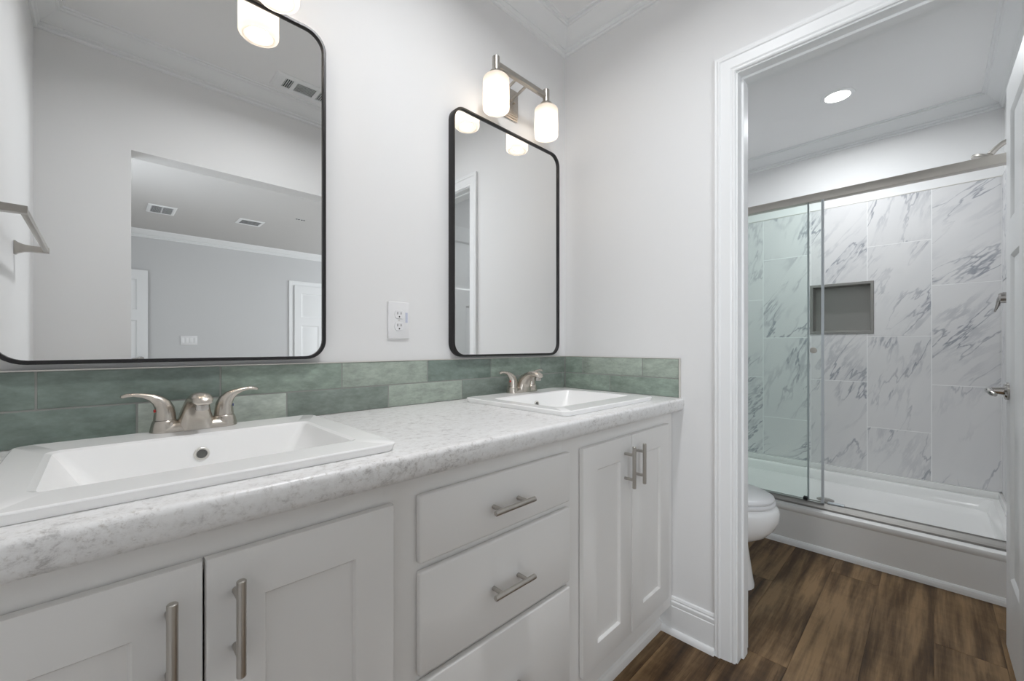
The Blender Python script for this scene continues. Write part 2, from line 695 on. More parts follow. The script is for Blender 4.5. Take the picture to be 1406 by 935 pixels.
wall('wall_bedroom_right', [(BX1, BX1 + 0.12, BY, -4.9, 0, H), (BX1, BX1 + 0.12, -2.9, YB, 0, H), (BX1, BX1 + 0.12, -4.9, -2.9, 0, 0.7),
                            (BX1, BX1 + 0.12, -4.9, -2.9, 2.3, H), (XF + 0.2, BX1, YB, YB + 0.1, 0, H)], 'bed_wall')
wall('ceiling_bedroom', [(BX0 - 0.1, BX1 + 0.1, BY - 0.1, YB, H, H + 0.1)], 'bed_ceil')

# added bedroom windows, out of view, cut where their daylight reaches the vanity room
for k, (xw, ya, yb_) in enumerate(((BX0 - 0.09, -3.75, -1.95), (BX1 + 0.05, -4.9, -2.9))):
    m = MB()
    for y0, y1, z0, z1 in ((ya, ya + 0.05, 0.7, 2.3), (yb_ - 0.05, yb_, 0.7, 2.3), (ya + 0.05, yb_ - 0.05, 0.7, 0.75),
                           (ya + 0.05, yb_ - 0.05, 2.25, 2.3), (ya + 0.05, yb_ - 0.05, 1.48, 1.52)):
        m.box(xw, xw + 0.04, y0, y1, z0, z1)
    win = struct(m.build('window_%d' % (k + 1), M['trim'], smooth=False, weld=False))
    m = MB()
    m.box(xw + 0.018, xw + 0.022, ya + 0.05, yb_ - 0.05, 0.75, 2.25)
    m.build('pane', M['win_glass'], win, smooth=False)

# floor planks
m = MB()
PW = 0.177
joints = {0: -0.55, 1: 0.10, 2: 0.97, 3: 0.20, 4: 0.632, 5: -0.3, -1: 0.4}
y_first = -0.528
rnd = random.Random(5)
TONES = {(0, 0): 0.42, (1, 0): 0.20, (1, 1): 0.38, (2, 0): 0.62, (2, 1): 0.50, (3, 0): 0.30, (3, 1): 0.45, (4, 0): 0.72, (4, 1): 0.18}
for k in range(-4, 8):
    y1 = y_first - PW * k
    y0 = y1 - PW
    yy1, yy0 = min(y1, 0.0), max(y0, YF)
    if yy1 <= yy0:
        continue
    j = joints.get(k, rnd.uniform(-0.6, 0.6))
    edges = [j + 1.22 * q for q in range(-4, 4)]
    for qi, (a, c) in enumerate(zip(edges, edges[1:])):
        a2, c2 = max(a, XL), min(c, XF)
        if c2 <= a2:
            continue
        t0 = TONES.get((k, 1 if a >= j - 0.01 else 0), rnd.random())
        t = (t0, rnd.random(), rnd.random())
        g = 0.0006
        m.box(a2 + g, c2 - g, yy0 + g, yy1 - g, -0.01, 0.0, tone=t)
m.box(XL - 0.1, XF + 0.1, YB, 0.1, -0.06, -0.002, tone=(0.0, 0, 0))
struct(m.build('floor', M['plank'], smooth=False, weld=False), 'dark brown wood plank floor', 'floor')
m = MB()
m.box(BX0 - 0.1, BX1 + 0.1, BY - 0.1, YB, -0.06, 0.0)
struct(m.build('floor_bedroom', M['carpet'], smooth=False))

# crown moulding: profile (distance from wall, height below ceiling)
CROWN = [(0, -0.090), (0.009, -0.090), (0.013, -0.086), (0.013, -0.080), (0.009, -0.077), (0.015, -0.074), (0.020, -0.070), (0.020, -0.065), (0.016, -0.062)]
for k in range(9):
    a = k / 8
    CROWN.append((0.021 + 0.050 * a, -0.059 + 0.043 * (a ** 1.25)))
CROWN += [(0.077, -0.016), (0.080, -0.012), (0.080, -0.007), (0.090, -0.006), (0.092, 0.0)]


def crown(name, x0, x1, y0, y1):
    m = MB()
    rings = []
    for p, z in CROWN:
        rings.append([m.b.verts.new(q) for q in ((x0 + p, y0 + p, H + z), (x1 - p, y0 + p, H + z), (x1 - p, y1 - p, H + z), (x0 + p, y1 - p, H + z))])
    for a, c in zip(rings, rings[1:]):
        for i in range(4):
            j = (i + 1) % 4
            m.b.faces.new((a[i], a[j], c[j], c[i]))
    return struct(m.build(name, M['trim'], angle=14))


crown('trim_1', XL, 0, YF, 0)
crown('trim_2', PT, XF, YF, 0)
crown('trim_3', BX0, BX1, BY, YB)

# door casing: (distance from the opening edge outwards, thickness off the wall)
CAS = [(0, 0), (0, 0.007), (0.004, 0.010), (0.008, 0.010), (0.011, 0.008), (0.016, 0.011), (0.034, 0.0135), (0.046, 0.0145),
       (0.049, 0.0175), (0.053, 0.0185), (0.057, 0.0165), (0.060, 0.0165), (0.0635, 0.0175), (0.067, 0.016), (0.067, 0)]


def casing(name, axis, face, sgn, a_hi, a_lo, zi):
    """axis: the wall's normal; opening from a_lo to a_hi along the other axis, head at zi"""
    m = MB()
    rows = []
    for w, t in CAS:
        pts = [(a_hi + w, 0), (a_hi + w, zi + w), (a_lo - w, zi + w), (a_lo - w, 0)]
        if axis == 'x':
            rows.append([(face + sgn * t, a, z) for a, z in pts])
        else:
            rows.append([(a, face + sgn * t, z) for a, z in pts])
    m.loft(rows, False, False, closed=False)
    return struct(m.build(name, M['trim'], angle=20))


casing('trim_4', 'x', 0, -1, JL + 0.005, JR - 0.005, DH + 0.005)
casing('trim_5', 'x', PT, 1, JL + 0.005, JR - 0.005, DH + 0.005)
m = MB()  # jamb with stop
m.box(0, PT, JL, JL + 0.018, 0, DH + 0.018)
m.box(0, PT, JR - 0.018, JR, 0, DH + 0.018)
m.box(0, PT, JR, JL, DH, DH + 0.018)
m.box(0.036, 0.078, JL - 0.009, JL, 0, DH - 0.009, 0.002)
m.box(0.036, 0.078, JR, JR + 0.009, 0, DH - 0.009, 0.002)
m.box(0.036, 0.078, JR, JL, DH - 0.009, DH, 0.002)
struct(m.build('trim_6', M['trim'], smooth=False, weld=False))

# baseboards
BASE = [(0, 0), (0.0125, 0), (0.0125, 0.104), (0.010, 0.107), (0.0115, 0.112), (0.0115, 0.122), (0.0075, 0.126), (0.0085, 0.131), (0.006, 0.138), (0.0, 0.1405)]
SHOE = [(0.0, 0)] + [(0.0125 + 0.0125 * math.sin(PI / 2 * (1 - k / 6)) * 1.0, 0.022 * math.sin(PI / 2 * k / 6)) for k in range(7)] + [(0.0, 0.022)]


def base_y(name, xw, sgn, y0, y1):
    m = MB()
    loops = [[(xw + sgn * t, y, z) for t, z in BASE] for y in (y0, y1)]
    m.loft(loops)
    loops = [[(xw + sgn * t, y, z) for t, z in SHOE] for y in (y0, y1)]
    m.loft(loops)
    return struct(m.build(name, M['trim'], angle=25, weld=False))


def base_x(name, yw, sgn, x0, x1):
    m = MB()
    m.loft([[(x, yw + sgn * t, z) for t, z in BASE] for x in (x0, x1)])
    m.loft([[(x, yw + sgn * t, z) for t, z in SHOE] for x in (x0, x1)])
    return struct(m.build(name, M['trim'], angle=25, weld=False))


base_y('baseboard_right', 0, -1, JL + 0.072, -0.47)
base_x('baseboard_front', YF, 1, OX1, 0.0)
base_x('baseboard_toilet', 0, -1, PT, 1.15)
base_x('baseboard_shower', YF, 1, PT, 1.15)
base_x('baseboard_bedroom', BY, 1, BX0, BX1)


# ------------------------------------------------------------------ doors
def door_panel_mesh(width, height, thick):
    """three-panel door leaf: one wide panel over two tall ones; local u along width, n across thickness"""
    st, tr = 0.100, 0.115
    u1, u2 = st, width - st
    mid = width / 2
    rects = [(u1, u2, 1.535, height - tr), (u1, mid - 0.045, 0.275, 1.41), (mid + 0.045, u2, 0.275, 1.41)]
    us = sorted({0, width, u1, u2, mid - 0.045, mid + 0.045})
    zs = sorted({0, 0.275, 1.41, 1.535, height - tr, height})
    return rects, us, zs


def door(name, place, width, height, thick):
    """place(u, n, z) -> world point"""
    m = MB()
    rects, us, zs = door_panel_mesh(width, height, thick)
    for side in (0, 1):
        nf = 0 if side == 0 else -thick
        d = -0.008 if side == 0 else 0.008
        for a, c in zip(us, us[1:]):
            for e, f in zip(zs, zs[1:]):
                if any(a >= r[0] - 1e-6 and c <= r[1] + 1e-6 and e >= r[2] - 1e-6 and f <= r[3] + 1e-6 for r in rects):
                    continue
                m.quad([m.b.verts.new(place(u, nf, z)) for u, z in ((a, e), (c, e), (c, f), (a, f))])
        for r in rects:
            lv = []
            for ins, dd in ((0, 0), (0.006, d * 0.35), (0.013, d), (0.028, d), (0.034, d * 0.8)):
                lv.append([place(u, nf + dd, z) for u, z in ((r[0] + ins, r[2] + ins), (r[1] - ins, r[2] + ins), (r[1] - ins, r[3] - ins), (r[0] + ins, r[3] - ins))])
            m.loft(lv, False, True)
    ring0 = [place(u, 0, z) for u, z in ((0, 0), (width, 0), (width, height), (0, height))]
    ring1 = [place(u, -thick, z) for u, z in ((0, 0), (width, 0), (width, height), (0, height))]
    m.loft([ring0, ring1], False, False)
    bmesh.ops.remove_doubles(m.b, verts=m.b.verts, dist=1e-5)
    return struct(m.build(name, M['trim'], angle=15))


def lever(parent, place, u, z, sgn, mat='chrome'):
    """lever handle on the face n=0; the lever points along -sgn*u"""
    m = MB()
    P = lambda a, n, b: Vector(place(u + a, n, z + b))
    loops = []
    for r, n in ((0.0, 0.0), (0.031, 0.0), (0.031, 0.006), (0.027, 0.011), (0.014, 0.013), (0.012, 0.03), (0.012, 0.045), (0.006, 0.05)):
        loops.append([P(r * math.cos(2 * PI * k / 24), n, r * math.sin(2 * PI * k / 24)) for k in range(24)])
    m.loft(loops[1:])
    q = -sgn
    pts = [P(q * -0.008, 0.045, 0), P(q * 0.012, 0.047, 0.001), P(q * 0.04, 0.050, 0.004), P(q * 0.07, 0.050, 0.003), P(q * 0.095, 0.046, -0.004), P(q * 0.108, 0.040, -0.007)]
    m.tube(pts, [0.011, 0.0115, 0.0105, 0.0095, 0.0085, 0.006], 14)
    return m.build('door_handle', M[mat], parent)


# toilet room door, standing open into the shower room, hinged on the far jamb
ANG = math.radians(0.6)
DW = 0.668
cx, cy = PT + 0.002, JR + 0.001


def place1(u, n, z):
    # u runs from the hinge to the free edge; n = 0 is the face towards the vanity side
    return (cx + u * math.cos(ANG) - n * math.sin(ANG) * 1, cy + u * math.sin(ANG) + n * math.cos(ANG), 0.012 + z)


d1 = door('door_1', place1, DW, 2.03, 0.035)
struct(d1, 'white panelled door standing open into the shower room', 'door')
lever(d1, place1, DW - 0.062, 0.93, 1)
m = MB()
for z in (0.25, 1.05, 1.82):
    m.tube([(cx - 0.002, cy + 0.004, z - 0.045), (cx - 0.002, cy + 0.004, z + 0.045)], 0.006, 12)
    m.box(cx - 0.03, cx, cy - 0.003, cy, z - 0.045, z + 0.045)
m.build('hinge', M['nickel_h'], d1, weld=False)

# bedroom doors seen in the large mirror
d2 = door('door_2', lambda u, n, z: (-1.955 + u, BY + 0.10 + n, 0.012 + z), 0.81, 2.03, 0.035)
struct(d2, 'white bedroom door standing ajar at the far wall', 'door')
lever(d2, lambda u, n, z: (-1.955 + u, BY + 0.10 + n, 0.012 + z), 0.745, 0.93, 1)
d3 = door('door_3', lambda u, n, z: (0.575 + u, BY + 0.03 + n, 0.012 + z), 0.81, 2.03, 0.028)
struct(d3, 'white closed bedroom door in its casing', 'door')
lever(d3, lambda u, n, z: (0.575 + u, BY + 0.03 + n, 0.012 + z), 0.745, 0.93, 1)
casing('trim_7', 'y', BY, 1, 1.392, 0.568, 2.046)


# ------------------------------------------------------------------ vanity cabinet
CF, CD = -0.5235, -0.5405         # face frame front, door front
cab = thing('vanity_cabinet', 'long white double-sink vanity cabinet with shaker doors and drawers', 'cabinet', (-0.8875, -0.26, 0))
m = MB()
xa, xb = XL + 0.002, -0.002
for x in (xa, -1.165, -0.630, xb - 0.016):     # side and divider boards
    m.box(x, x + 0.016, CF + 0.018, -0.003, 0.11, 0.855)
m.box(xa, xb, CF + 0.018, -0.003, 0.11, 0.126)
m.box(xa, xb, -0.012, -0.003, 0.11, 0.855)
m.build('carcass', M['cab'], cab, smooth=False, weld=False)
m = MB()
zb, zt = 0.105, 0.856
stiles = [(xa, -1.740), (-1.203, -1.122), (-0.678, -0.590), (-0.075, xb)]
for a, c in stiles:
    m.box(a, c, CF, CF + 0.018, zb, zt)
for a, c in ((-1.740, -1.203), (-1.122, -0.678), (-0.590, -0.075)):
    m.box(a, c, CF + 0.0003, CF + 0.018, 0.795, zt)
    m.box(a, c, CF + 0.0003, CF + 0.018, zb, 0.176)
m.box(-1.122, -0.678, CF + 0.0003, CF + 0.018, 0.655, 0.693)
m.box(-1.122, -0.678, CF + 0.0003, CF + 0.018, 0.440, 0.475)
m.build('face_frame', M['cab'], cab, smooth=False, weld=False)
m = MB()
m.box(xa, xb, -0.478, -0.466, 0.0, zb)
m.loft([[(x, -0.478 - t, z) for t, z in ((0, 0), (0.013, 0), (0.013, 0.014), (0.011, 0.024), (0.006, 0.031), (0, 0.033))] for x in (xa, xb)])
m.build('toe_kick', M['cab'], cab, smooth=False, weld=False)


def pull(parent, p0, p1, yb, r=0.006, off=0.033):
    """bar pull between p0 and p1 (x, z); yb the face it stands on"""
    m = MB()
    (x0, z0), (x1, z1) = p0, p1
    y = yb - off
    L = math.hypot(x1 - x0, z1 - z0)
    ux, uz = (x1 - x0) / L, (z1 - z0) / L
    e = 0.0012
    m.tube([(x0, y, z0), (x0 + ux * e, y, z0 + uz * e), (x1 - ux * e, y, z1 - uz * e), (x1, y, z1)], [r - e, r, r, r - e], 20)
    for s in (-0.039, 0.039):
        xm, zm = (x0 + x1) / 2 + ux * s, (z0 + z1) / 2 + uz * s
        m.tube([(xm, y, zm), (xm, yb + 0.001, zm)], 0.0048, 14)
    return m.build('handle', M['nickel_h'], parent, weld=False)


def shaker(name, x0, x1, z0, z1, rail_t=0.073, rail_b=0.066, st=0.071):
    m = MB()
    yf, yb = CD, CF - 0.0028
    e = 0.0035

    def ring(ins, y, a=x0, c=x1, lo=z0, hi=z1):
        return [(a + ins, y, lo + ins), (c - ins, y, lo + ins), (c - ins, y, hi - ins), (a + ins, y, hi - ins)]
    px0, px1, pz0, pz1 = x0 + st, x1 - st, z0 + rail_b, z1 - rail_t
    loops = [ring(0, yb), ring(0, yf + e), ring(0.0010, yf + 0.0010), ring(e, yf)]
    loops += [ring(0, yf, px0, px1, pz0, pz1), ring(0.0025, yf + 0.003, px0, px1, pz0, pz1), ring(0.0035, yf + 0.009, px0, px1, pz0, pz1)]
    m.loft(loops)
    return m.build(name, M['cab'], cab, angle=40)


doors = []
for x0, x1 in ((-1.754, -1.4735), (-1.4705, -1.190), (-0.604, -0.3345), (-0.3320, -0.0615)):
    doors.append(shaker('door', x0, x1, 0.163, 0.813))
for dd, x in zip(doors, (-1.509, -1.436, -0.379, -0.313)):
    pull(dd, (x, 0.655), (x, 0.786), CD)
for z0, z1, hz in ((0.682, 0.815, 0.7435), (0.465, 0.666, 0.561), (0.163, 0.452, 0.307)):
    m = MB()
    m.box(-1.136, -0.6645, CD, CF - 0.0008, z0, z1, 0.005, 3)
    dr = m.build('drawer', M['cab'], cab)
    pull(dr, (-0.970, hz), (-0.843, hz), CD)

# ------------------------------------------------------------------ countertop
SINKS = (-1.4265, -0.398)
HX = 0.2575
SY0, SY1 = -0.522, -0.065
ZC = 0.906
m = MB()
ct_b = 0.8565
hole_y0, hole_y1 = -0.500, -0.085
nose = [(hole_y0, ct_b)]
for k in range(8):      # rounded lower edge
    a = PI / 2 * k / 7
    nose.append((-0.5515 - 0.018 * math.sin(a), ct_b + 0.018 - 0.018 * math.cos(a)))
nose.append((-0.5712, 0.883))
for k in range(8):      # tighter rounded upper edge
    a = PI / 2 * k / 7
    nose.append((-0.5600 - 0.0105 * math.cos(a), ZC - 0.0105 + 0.0105 * math.sin(a)))
nose += [(hole_y0, ZC)]
m.prism(nose, 'x', XL + 0.001, -0.001)
m.box(XL + 0.001, -0.001, hole_y1, -0.001, ct_b, ZC)
xs = [XL + 0.001]
for c in SINKS:
    xs += [c - HX + 0.02, c + HX - 0.02]
xs.append(-0.001)
for a, c in zip(xs[0::2], xs[1::2]):
    m.box(a, c, hole_y0, hole_y1, ct_b, ZC)
tag(m.build('countertop', M['counter'], weld=False, angle=30), 'white and grey speckled laminate countertop with rounded front edge', 'countertop')

# ------------------------------------------------------------------ backsplash tiles
TT = 0.010
Z0, ZM0, ZM1, Z1 = ZC + 0.002, 0.9768, 0.9802, 1.0530
A_, B_, C_, D_, E_ = [tuple(v * 1.18 for v in lin(*c)[:3]) for c in
                      ((131, 144, 134), (113, 126, 119), (149, 159, 149), (159, 167, 158), (120, 130, 123))]
bs = thing('tile_backsplash', 'sage green glazed tile backsplash running behind both sinks', 'backsplash', (-0.88, -0.005, ZC))
m = MB()


def tile_row_x(edges, cols, z0, z1):
    g = 0.0016
    for (a, c), t in zip(zip(edges, edges[1:]), cols):
        m.box(a + g, c - g, -TT, -0.003, z0, z1, 0.0016, 2, tone=t)


tj = [XL + 0.001, -1.6605, -1.363, -1.066, -0.770, -0.478, -0.1845, -TT - 0.002]
bj = [XL + 0.001, -1.515, -1.2145, -0.917, -0.6205, -0.326, -0.030, -TT - 0.002]
tile_row_x(tj, [B_, B_, A_, C_, B_, A_, E_], ZM1, Z1)
tile_row_x(bj, [B_, D_, E_, C_, E_, E_, E_], Z0, ZM0)
m.build('tiles', M['sage'], bs, weld=False)
m = MB()
m.box(XL + 0.001, -0.001, -0.0088, -0.0005, ZC + 0.0005, Z1 + 0.001)
m.build('grout', M['grout'], bs, smooth=False)
m = MB()
m.box(XL + 0.001, -0.0115, -TT - 0.001, -0.0005, Z1 + 0.001, Z1 + 0.0035)
m.build('edge_trim', M['schluter'], bs, smooth=False)['label'] = 'thin pale metal edge strip'
YE = -0.555
bs2 = thing('tile_backsplash', 'short sage green tile backsplash on the partition wall beside the second sink', 'backsplash', (-0.005, -0.28, ZC))
m = MB()


def tile_row_y(edges, cols, z0, z1):
    g = 0.0016
    for (a, c), t in zip(zip(edges, edges[1:]), cols):
        m.box(-TT, -0.003, c + g, a - g, z0, z1, 0.0016, 2, tone=t)


tile_row_y([-TT - 0.002, -0.110, -0.405, YE], [A_, C_, C_], ZM1, Z1)
tile_row_y([-TT - 0.002, -0.254, YE], [A_, A_], Z0, ZM0)
m.build('tiles', M['sage'], bs2, weld=False)
m = MB()
m.box(-0.0088, -0.0005, YE, -0.0112, ZC + 0.0005, Z1 + 0.001)
m.build('grout', M['grout'], bs2, smooth=False)
m = MB()
m.box(-TT - 0.001, -0.0005, YE - 0.004, -0.0115, Z1 + 0.001, Z1 + 0.0035)
m.box(-TT - 0.001, -0.0005, YE - 0.004, YE, ZC + 0.001, Z1 + 0.001)
m.build('edge_trim', M['schluter'], bs2, smooth=False, weld=False)['label'] = 'thin pale metal edge strip'


# ------------------------------------------------------------------ sinks and faucets
def sink(cx, label):
    t = thing('drop_in_sink', label, 'sink', (cx, -0.29, ZC), 'white drop-in sinks in the vanity counter')
    m = MB()
    x0, x1 = cx - HX, cx + HX
    R = 0.022
    zt = 0.9215
    bx0, bx1, by0, by1 = cx - 0.204, cx + 0.204, -0.443, -0.168
    L = [rrect(x0 + 0.004, x1 - 0.004, SY0 + 0.004, SY1 - 0.004, ZC + 0.0003, R),
         rrect(x0 + 0.003, x1 - 0.003, SY0 + 0.003, SY1 - 0.003, ZC + 0.004, R), rrect(x0, x1, SY0, SY1, zt - 0.0025, R),
         rrect(x0 + 0.0008, x1 - 0.0008, SY0 + 0.0008, SY1 - 0.0008, zt - 0.0008, R),
         rrect(x0 + 0.0028, x1 - 0.0028, SY0 + 0.0028, SY1 - 0.0028, zt, R),
         rrect(bx0 - 0.008, bx1 + 0.008, by0 - 0.008, by1 + 0.008, zt, 0.022),
         rrect(bx0, bx1, by0, by1, zt - 0.003, 0.016),
         rrect(bx0 + 0.005, bx1 - 0.005, by0 + 0.005, by1 - 0.003, zt - 0.010, 0.014),
         rrect(bx0 + 0.055, bx1 - 0.055, by0 + 0.022, by1 - 0.014, zt - 0.095, 0.03),
         rrect(bx0 + 0.075, bx1 - 0.075, by0 + 0.04, by1 - 0.032, zt - 0.117, 0.04),
         rrect(cx - 0.025, cx + 0.025, -0.33, -0.28, zt - 0.124, 0.0245)]
    m.loft(L, cap0=False, cap1=True)
    m.build('basin', M['ceramic'], t, angle=18)
    m = MB()
    m.lathe(cx, -0.305, [(0.022, zt - 0.1235), (0.022, zt - 0.1215), (0.018, zt - 0.1205), (0.008, zt - 0.119)], 24)
    m.build('drain', M['nickel'], t)
    # overflow ring on the rear basin wall
    oz = 0.882
    oy = by1 - 0.003 - 0.011 * ((zt - 0.010 - oz) / 0.085)
    m = MB()
    m.lathe(cx + 0.003, oz, [(0.0135, oy + 0.003), (0.0135, oy - 0.0022), (0.0120, oy - 0.0036), (0.0098, oy - 0.0036), (0.0088, oy - 0.0018), (0.0088, oy + 0.003)], 28, 'y', False, False)
    ov = m.build('overflow_ring', M['schluter'], t)
    m = MB()
    m.lathe(cx + 0.003, oz, [(0.0089, oy + 0.002), (0.0089, oy - 0.0019)], 24, 'y')
    m.build('overflow_hole', M['mesh_grey'], ov)
    return t


sink(SINKS[0], 'white rectangular drop-in sink under the large mirror, nearest the camera')
sink(SINKS[1], 'white rectangular drop-in sink under the smaller mirror, in the corner')


def faucet(cx, label):
    yb, zb = -0.083, 0.9215
    t = thing('faucet', label, 'faucet', (cx, yb, zb), 'brushed nickel two-handle faucets')
    m = MB()
    # base plate: long rounded foot with two round towers
    L = []
    for (hx, hy, z) in ((0.0775, 0.0265, zb + 0.0002), (0.0775, 0.0265, zb + 0.003), (0.0745, 0.0235, zb + 0.010), (0.071, 0.0195, zb + 0.016), (0.068, 0.016, zb + 0.018)):
        L.append(rrect(cx - hx, cx + hx, yb - hy, yb + hy, z, hy - 0.0005, 8))
    m.loft(L)
    for s in (-1, 1):
        hx = cx + s * 0.0525
        m.lathe(hx, yb, [(0.0255, zb + 0.001), (0.0245, zb + 0.008), (0.0225, zb + 0.018), (0.0205, zb + 0.0235), (0.0195, zb + 0.0245)], 28)
    m.build('base_plate', M['nickel'], t, weld=False)
    m = MB()   # spout: wide skirt that narrows and arches forward
    pts = [(cx, yb + dy, zb + dz) for dy, dz in ((0, 0.001), (-0.001, 0.012), (-0.003, 0.026), (-0.008, 0.040), (-0.018, 0.053), (-0.034, 0.064),
                                                 (-0.052, 0.071), (-0.070, 0.073), (-0.086, 0.0710), (-0.096, 0.0665), (-0.100, 0.0625))]
    wx = [0.0385, 0.0345, 0.0300, 0.0260, 0.0230, 0.0208, 0.0200, 0.0200, 0.0190, 0.0165, 0.011]
    wy = [0.0285, 0.0270, 0.0250, 0.0225, 0.0190, 0.0155, 0.0130, 0.0115, 0.0105, 0.0080, 0.004]
    pw = [0.62, 0.62, 0.65, 0.7, 0.8, 0.9, 1, 1, 1, 1, 1]
    sgp = lambda v, e: math.copysign(abs(v) ** e, v)
    loops = []
    P = [Vector(p) for p in pts]
    for i, p in enumerate(P):
        tg = (P[min(i + 1, len(P) - 1)] - P[max(i - 1, 0)]).normalized()
        if i == 0:
            tg = Vector((0, 0, 1))
        ux = Vector((1, 0, 0))
        uy = tg.cross(ux)
        loops.append([p + ux * wx[i] * sgp(math.cos(2 * PI * k / 32), pw[i]) + uy * wy[i] * sgp(math.sin(2 * PI * k / 32), pw[i]) for k in range(32)])
    m.loft(loops)
    sp = m.build('spout', M['nickel'], t, angle=60)
    m = MB()
    m.lathe(cx, yb - 0.085, [(0.0115, zb + 0.068), (0.0118, zb + 0.0505), (0.0108, zb + 0.0490), (0.0085, zb + 0.0490), (0.0085, zb + 0.053)], 24)
    m.build('aerator', M['chrome'], sp)
    for s in (-1, 1):
        hx = cx + s * 0.0525
        m = MB()
        z = zb + 0.0255
        m.tube([(hx, yb, z), (hx, yb, z + 0.012), (hx + s * 0.0005, yb, z + 0.022), (hx + s * 0.0045, yb, z + 0.033), (hx + s * 0.012, yb, z + 0.042),
                (hx + s * 0.022, yb, z + 0.0487), (hx + s * 0.035, yb, z + 0.0535), (hx + s * 0.049, yb, z + 0.0560), (hx + s * 0.060, yb, z + 0.0555), (hx + s * 0.0665, yb, z + 0.0535), (hx + s * 0.069, yb, z + 0.052)],
               [0.0193, 0.0183, 0.0172, 0.0150, 0.0122, 0.0092, 0.0070, 0.0060, 0.0060, 0.0054, 0.003], 20,
               flat=[(1, 1)] * 4 + [(1.0, 0.95), (1.05, 0.85), (1.1, 0.75), (1.15, 0.7), (1.2, 0.7), (1.2, 0.7), (1, 0.8)])
        h = m.build('lever_handle', M['nickel'], t, angle=60)
        m = MB()
        m.tube([(hx + s * 0.0155, yb - 0.004, z + 0.020), (hx + s * 0.0182, yb - 0.0045, z + 0.020)], 0.0032, 14)
        dot = m.build('hot_dot' if s < 0 else 'cold_dot', M['red' if s < 0 else 'blue'], h)
        dot['label'] = 'red dot' if s < 0 else 'blue dot'
    return t


faucet(-1.4215, 'brushed nickel two-handle faucet on the near sink under the large mirror')
faucet(-0.378, 'brushed nickel two-handle faucet on the far corner sink')


# ------------------------------------------------------------------ mirrors
def mirror(x0, x1, z0, z1, label):
    t = thing('wall_mirror', label, 'mirror', ((x0 + x1) / 2, -0.002, z0), 'black framed wall mirrors over the sinks')
    R = 0.052

    def rr(ins, y):
        return [(p[0], y, p[1]) for p in rrect(x0 + ins, x1 - ins, z0 + ins, z1 - ins, 0, R - ins * 0.9, 8)]
    m = MB()
    m.loft([rr(0, -0.001), rr(0, -0.0285), rr(0.0012, -0.030), rr(0.0072, -0.030), rr(0.0080, -0.029), rr(0.0080, -0.0225)], False, False)
    m.build('frame', M['frame'], t, angle=40)
    m = MB()
    m.loft([rr(0.0079, -0.0225), rr(0.0079, -0.0190)])
    m.build('glass', M['mirror'], t, smooth=False)
    m = MB()
    m.loft([rr(0.006, -0.0185), rr(0.006, -0.001)])
    m.build('backing', M['black'], t, smooth=False)
    return t


mirror(-1.722, -1.1185, 1.0675, 1.980, 'tall black framed mirror on the left above the near sink, reflecting the bedroom')
mirror(-0.676, -0.0745, 1.0635, 1.974, 'black framed rounded mirror in the corner above the far sink')


# ------------------------------------------------------------------ vanity lights
def vanity_light(cx, dz, label):
    t = thing('vanity_light', label, 'wall lamp', (cx, -0.001, 2.10 + dz), 'two-shade vanity wall lights')
    yl = -0.107
    m = MB()
    m.box(cx - 0.069, cx + 0.069, -0.016, -0.001, 2.054 + dz, 2.154 + dz, 0.003, 2)
    m.box(cx - 0.075, cx + 0.075, -0.007, -0.001, 2.040 + dz, 2.168 + dz, 0.003, 2)
    m.box(cx - 0.072, cx + 0.072, -0.0115, -0.001, 2.047 + dz, 2.161 + dz, 0.003, 2)
    m.lathe(cx + 0.045, 2.106 + dz, [(0.004, -0.016), (0.004, -0.021), (0.002, -0.023)], 12, 'y')
    m.build('backplate', M['nickel'], t, weld=False)
    m = MB()
    m.box(cx - 0.1395, cx + 0.1395, yl - 0.009, yl + 0.009, 2.1265 + dz, 2.1455 + dz, 0.002, 2)
    m.build('bar', M['nickel_h'], t)
    for s in (-1, 1):
        m = MB()
        m.tube([(cx + s * 0.029, yl, 2.136 + dz), (cx + s * 0.029, -0.012, 2.110 + dz)], 0.0055, 14)
        m.build('support_arm', M['nickel_h'], t)
    for s in (-1, 1):
        x = cx + s * 0.1405
        m = MB()
        m.lathe(x, yl, [(r, z + dz) for r, z in ((0.0125, 2.163), (0.014, 2.161), (0.014, 2.112), (0.024, 2.106), (0.029, 2.097), (0.029, 2.0895), (0.016, 2.088), (0.016, 2.052))], 28)
        cap = m.build('socket_cap', M['nickel_h'], t)
        m = MB()
        ztop, zbot, R = 2.089 + dz, 1.964 + dz, 0.0485
        prof = [(0.022, ztop)]
        for k in range(7):
            a = PI / 2 * k / 6
            prof.append((R - 0.014 + 0.014 * math.sin(a), ztop - 0.014 + 0.014 * math.cos(a)))
        prof += [(R, (ztop * 3 + zbot) / 4), (R, (ztop + zbot) / 2), (R, zbot + 0.012)]
        for k in range(1, 6):
            a = PI / 2 * k / 5
            prof.append((R - 0.010 + 0.010 * math.cos(a), zbot + 0.010 - 0.010 * math.sin(a)))
        prof += [(R - 0.013, zbot + 0.002)]
        m.lathe(x, yl, prof, 40, cap0=False, cap1=False)
        sh = m.build('glass_shade', M['shade'], t, angle=60)
        m = MB()
        bz = 2.000 + dz
        m.lathe(x, yl, [(0.012, bz + 0.045), (0.014, bz + 0.030)] + [(0.027 * math.sin(PI * (0.2 + 0.8 * k / 10)), bz + 0.027 * math.cos(PI * (0.2 + 0.8 * k / 10))) for k in range(10)] + [(0.002, bz - 0.0269)], 24)
        m.build('bulb', M['bulb'], sh)
    return t


vanity_light(-1.4045, -0.018, 'lit two-shade vanity wall light over the large left mirror, cut off at the top')
vanity_light(-0.3995, 0.0, 'lit brushed nickel vanity wall light with two frosted shades above the corner mirror')

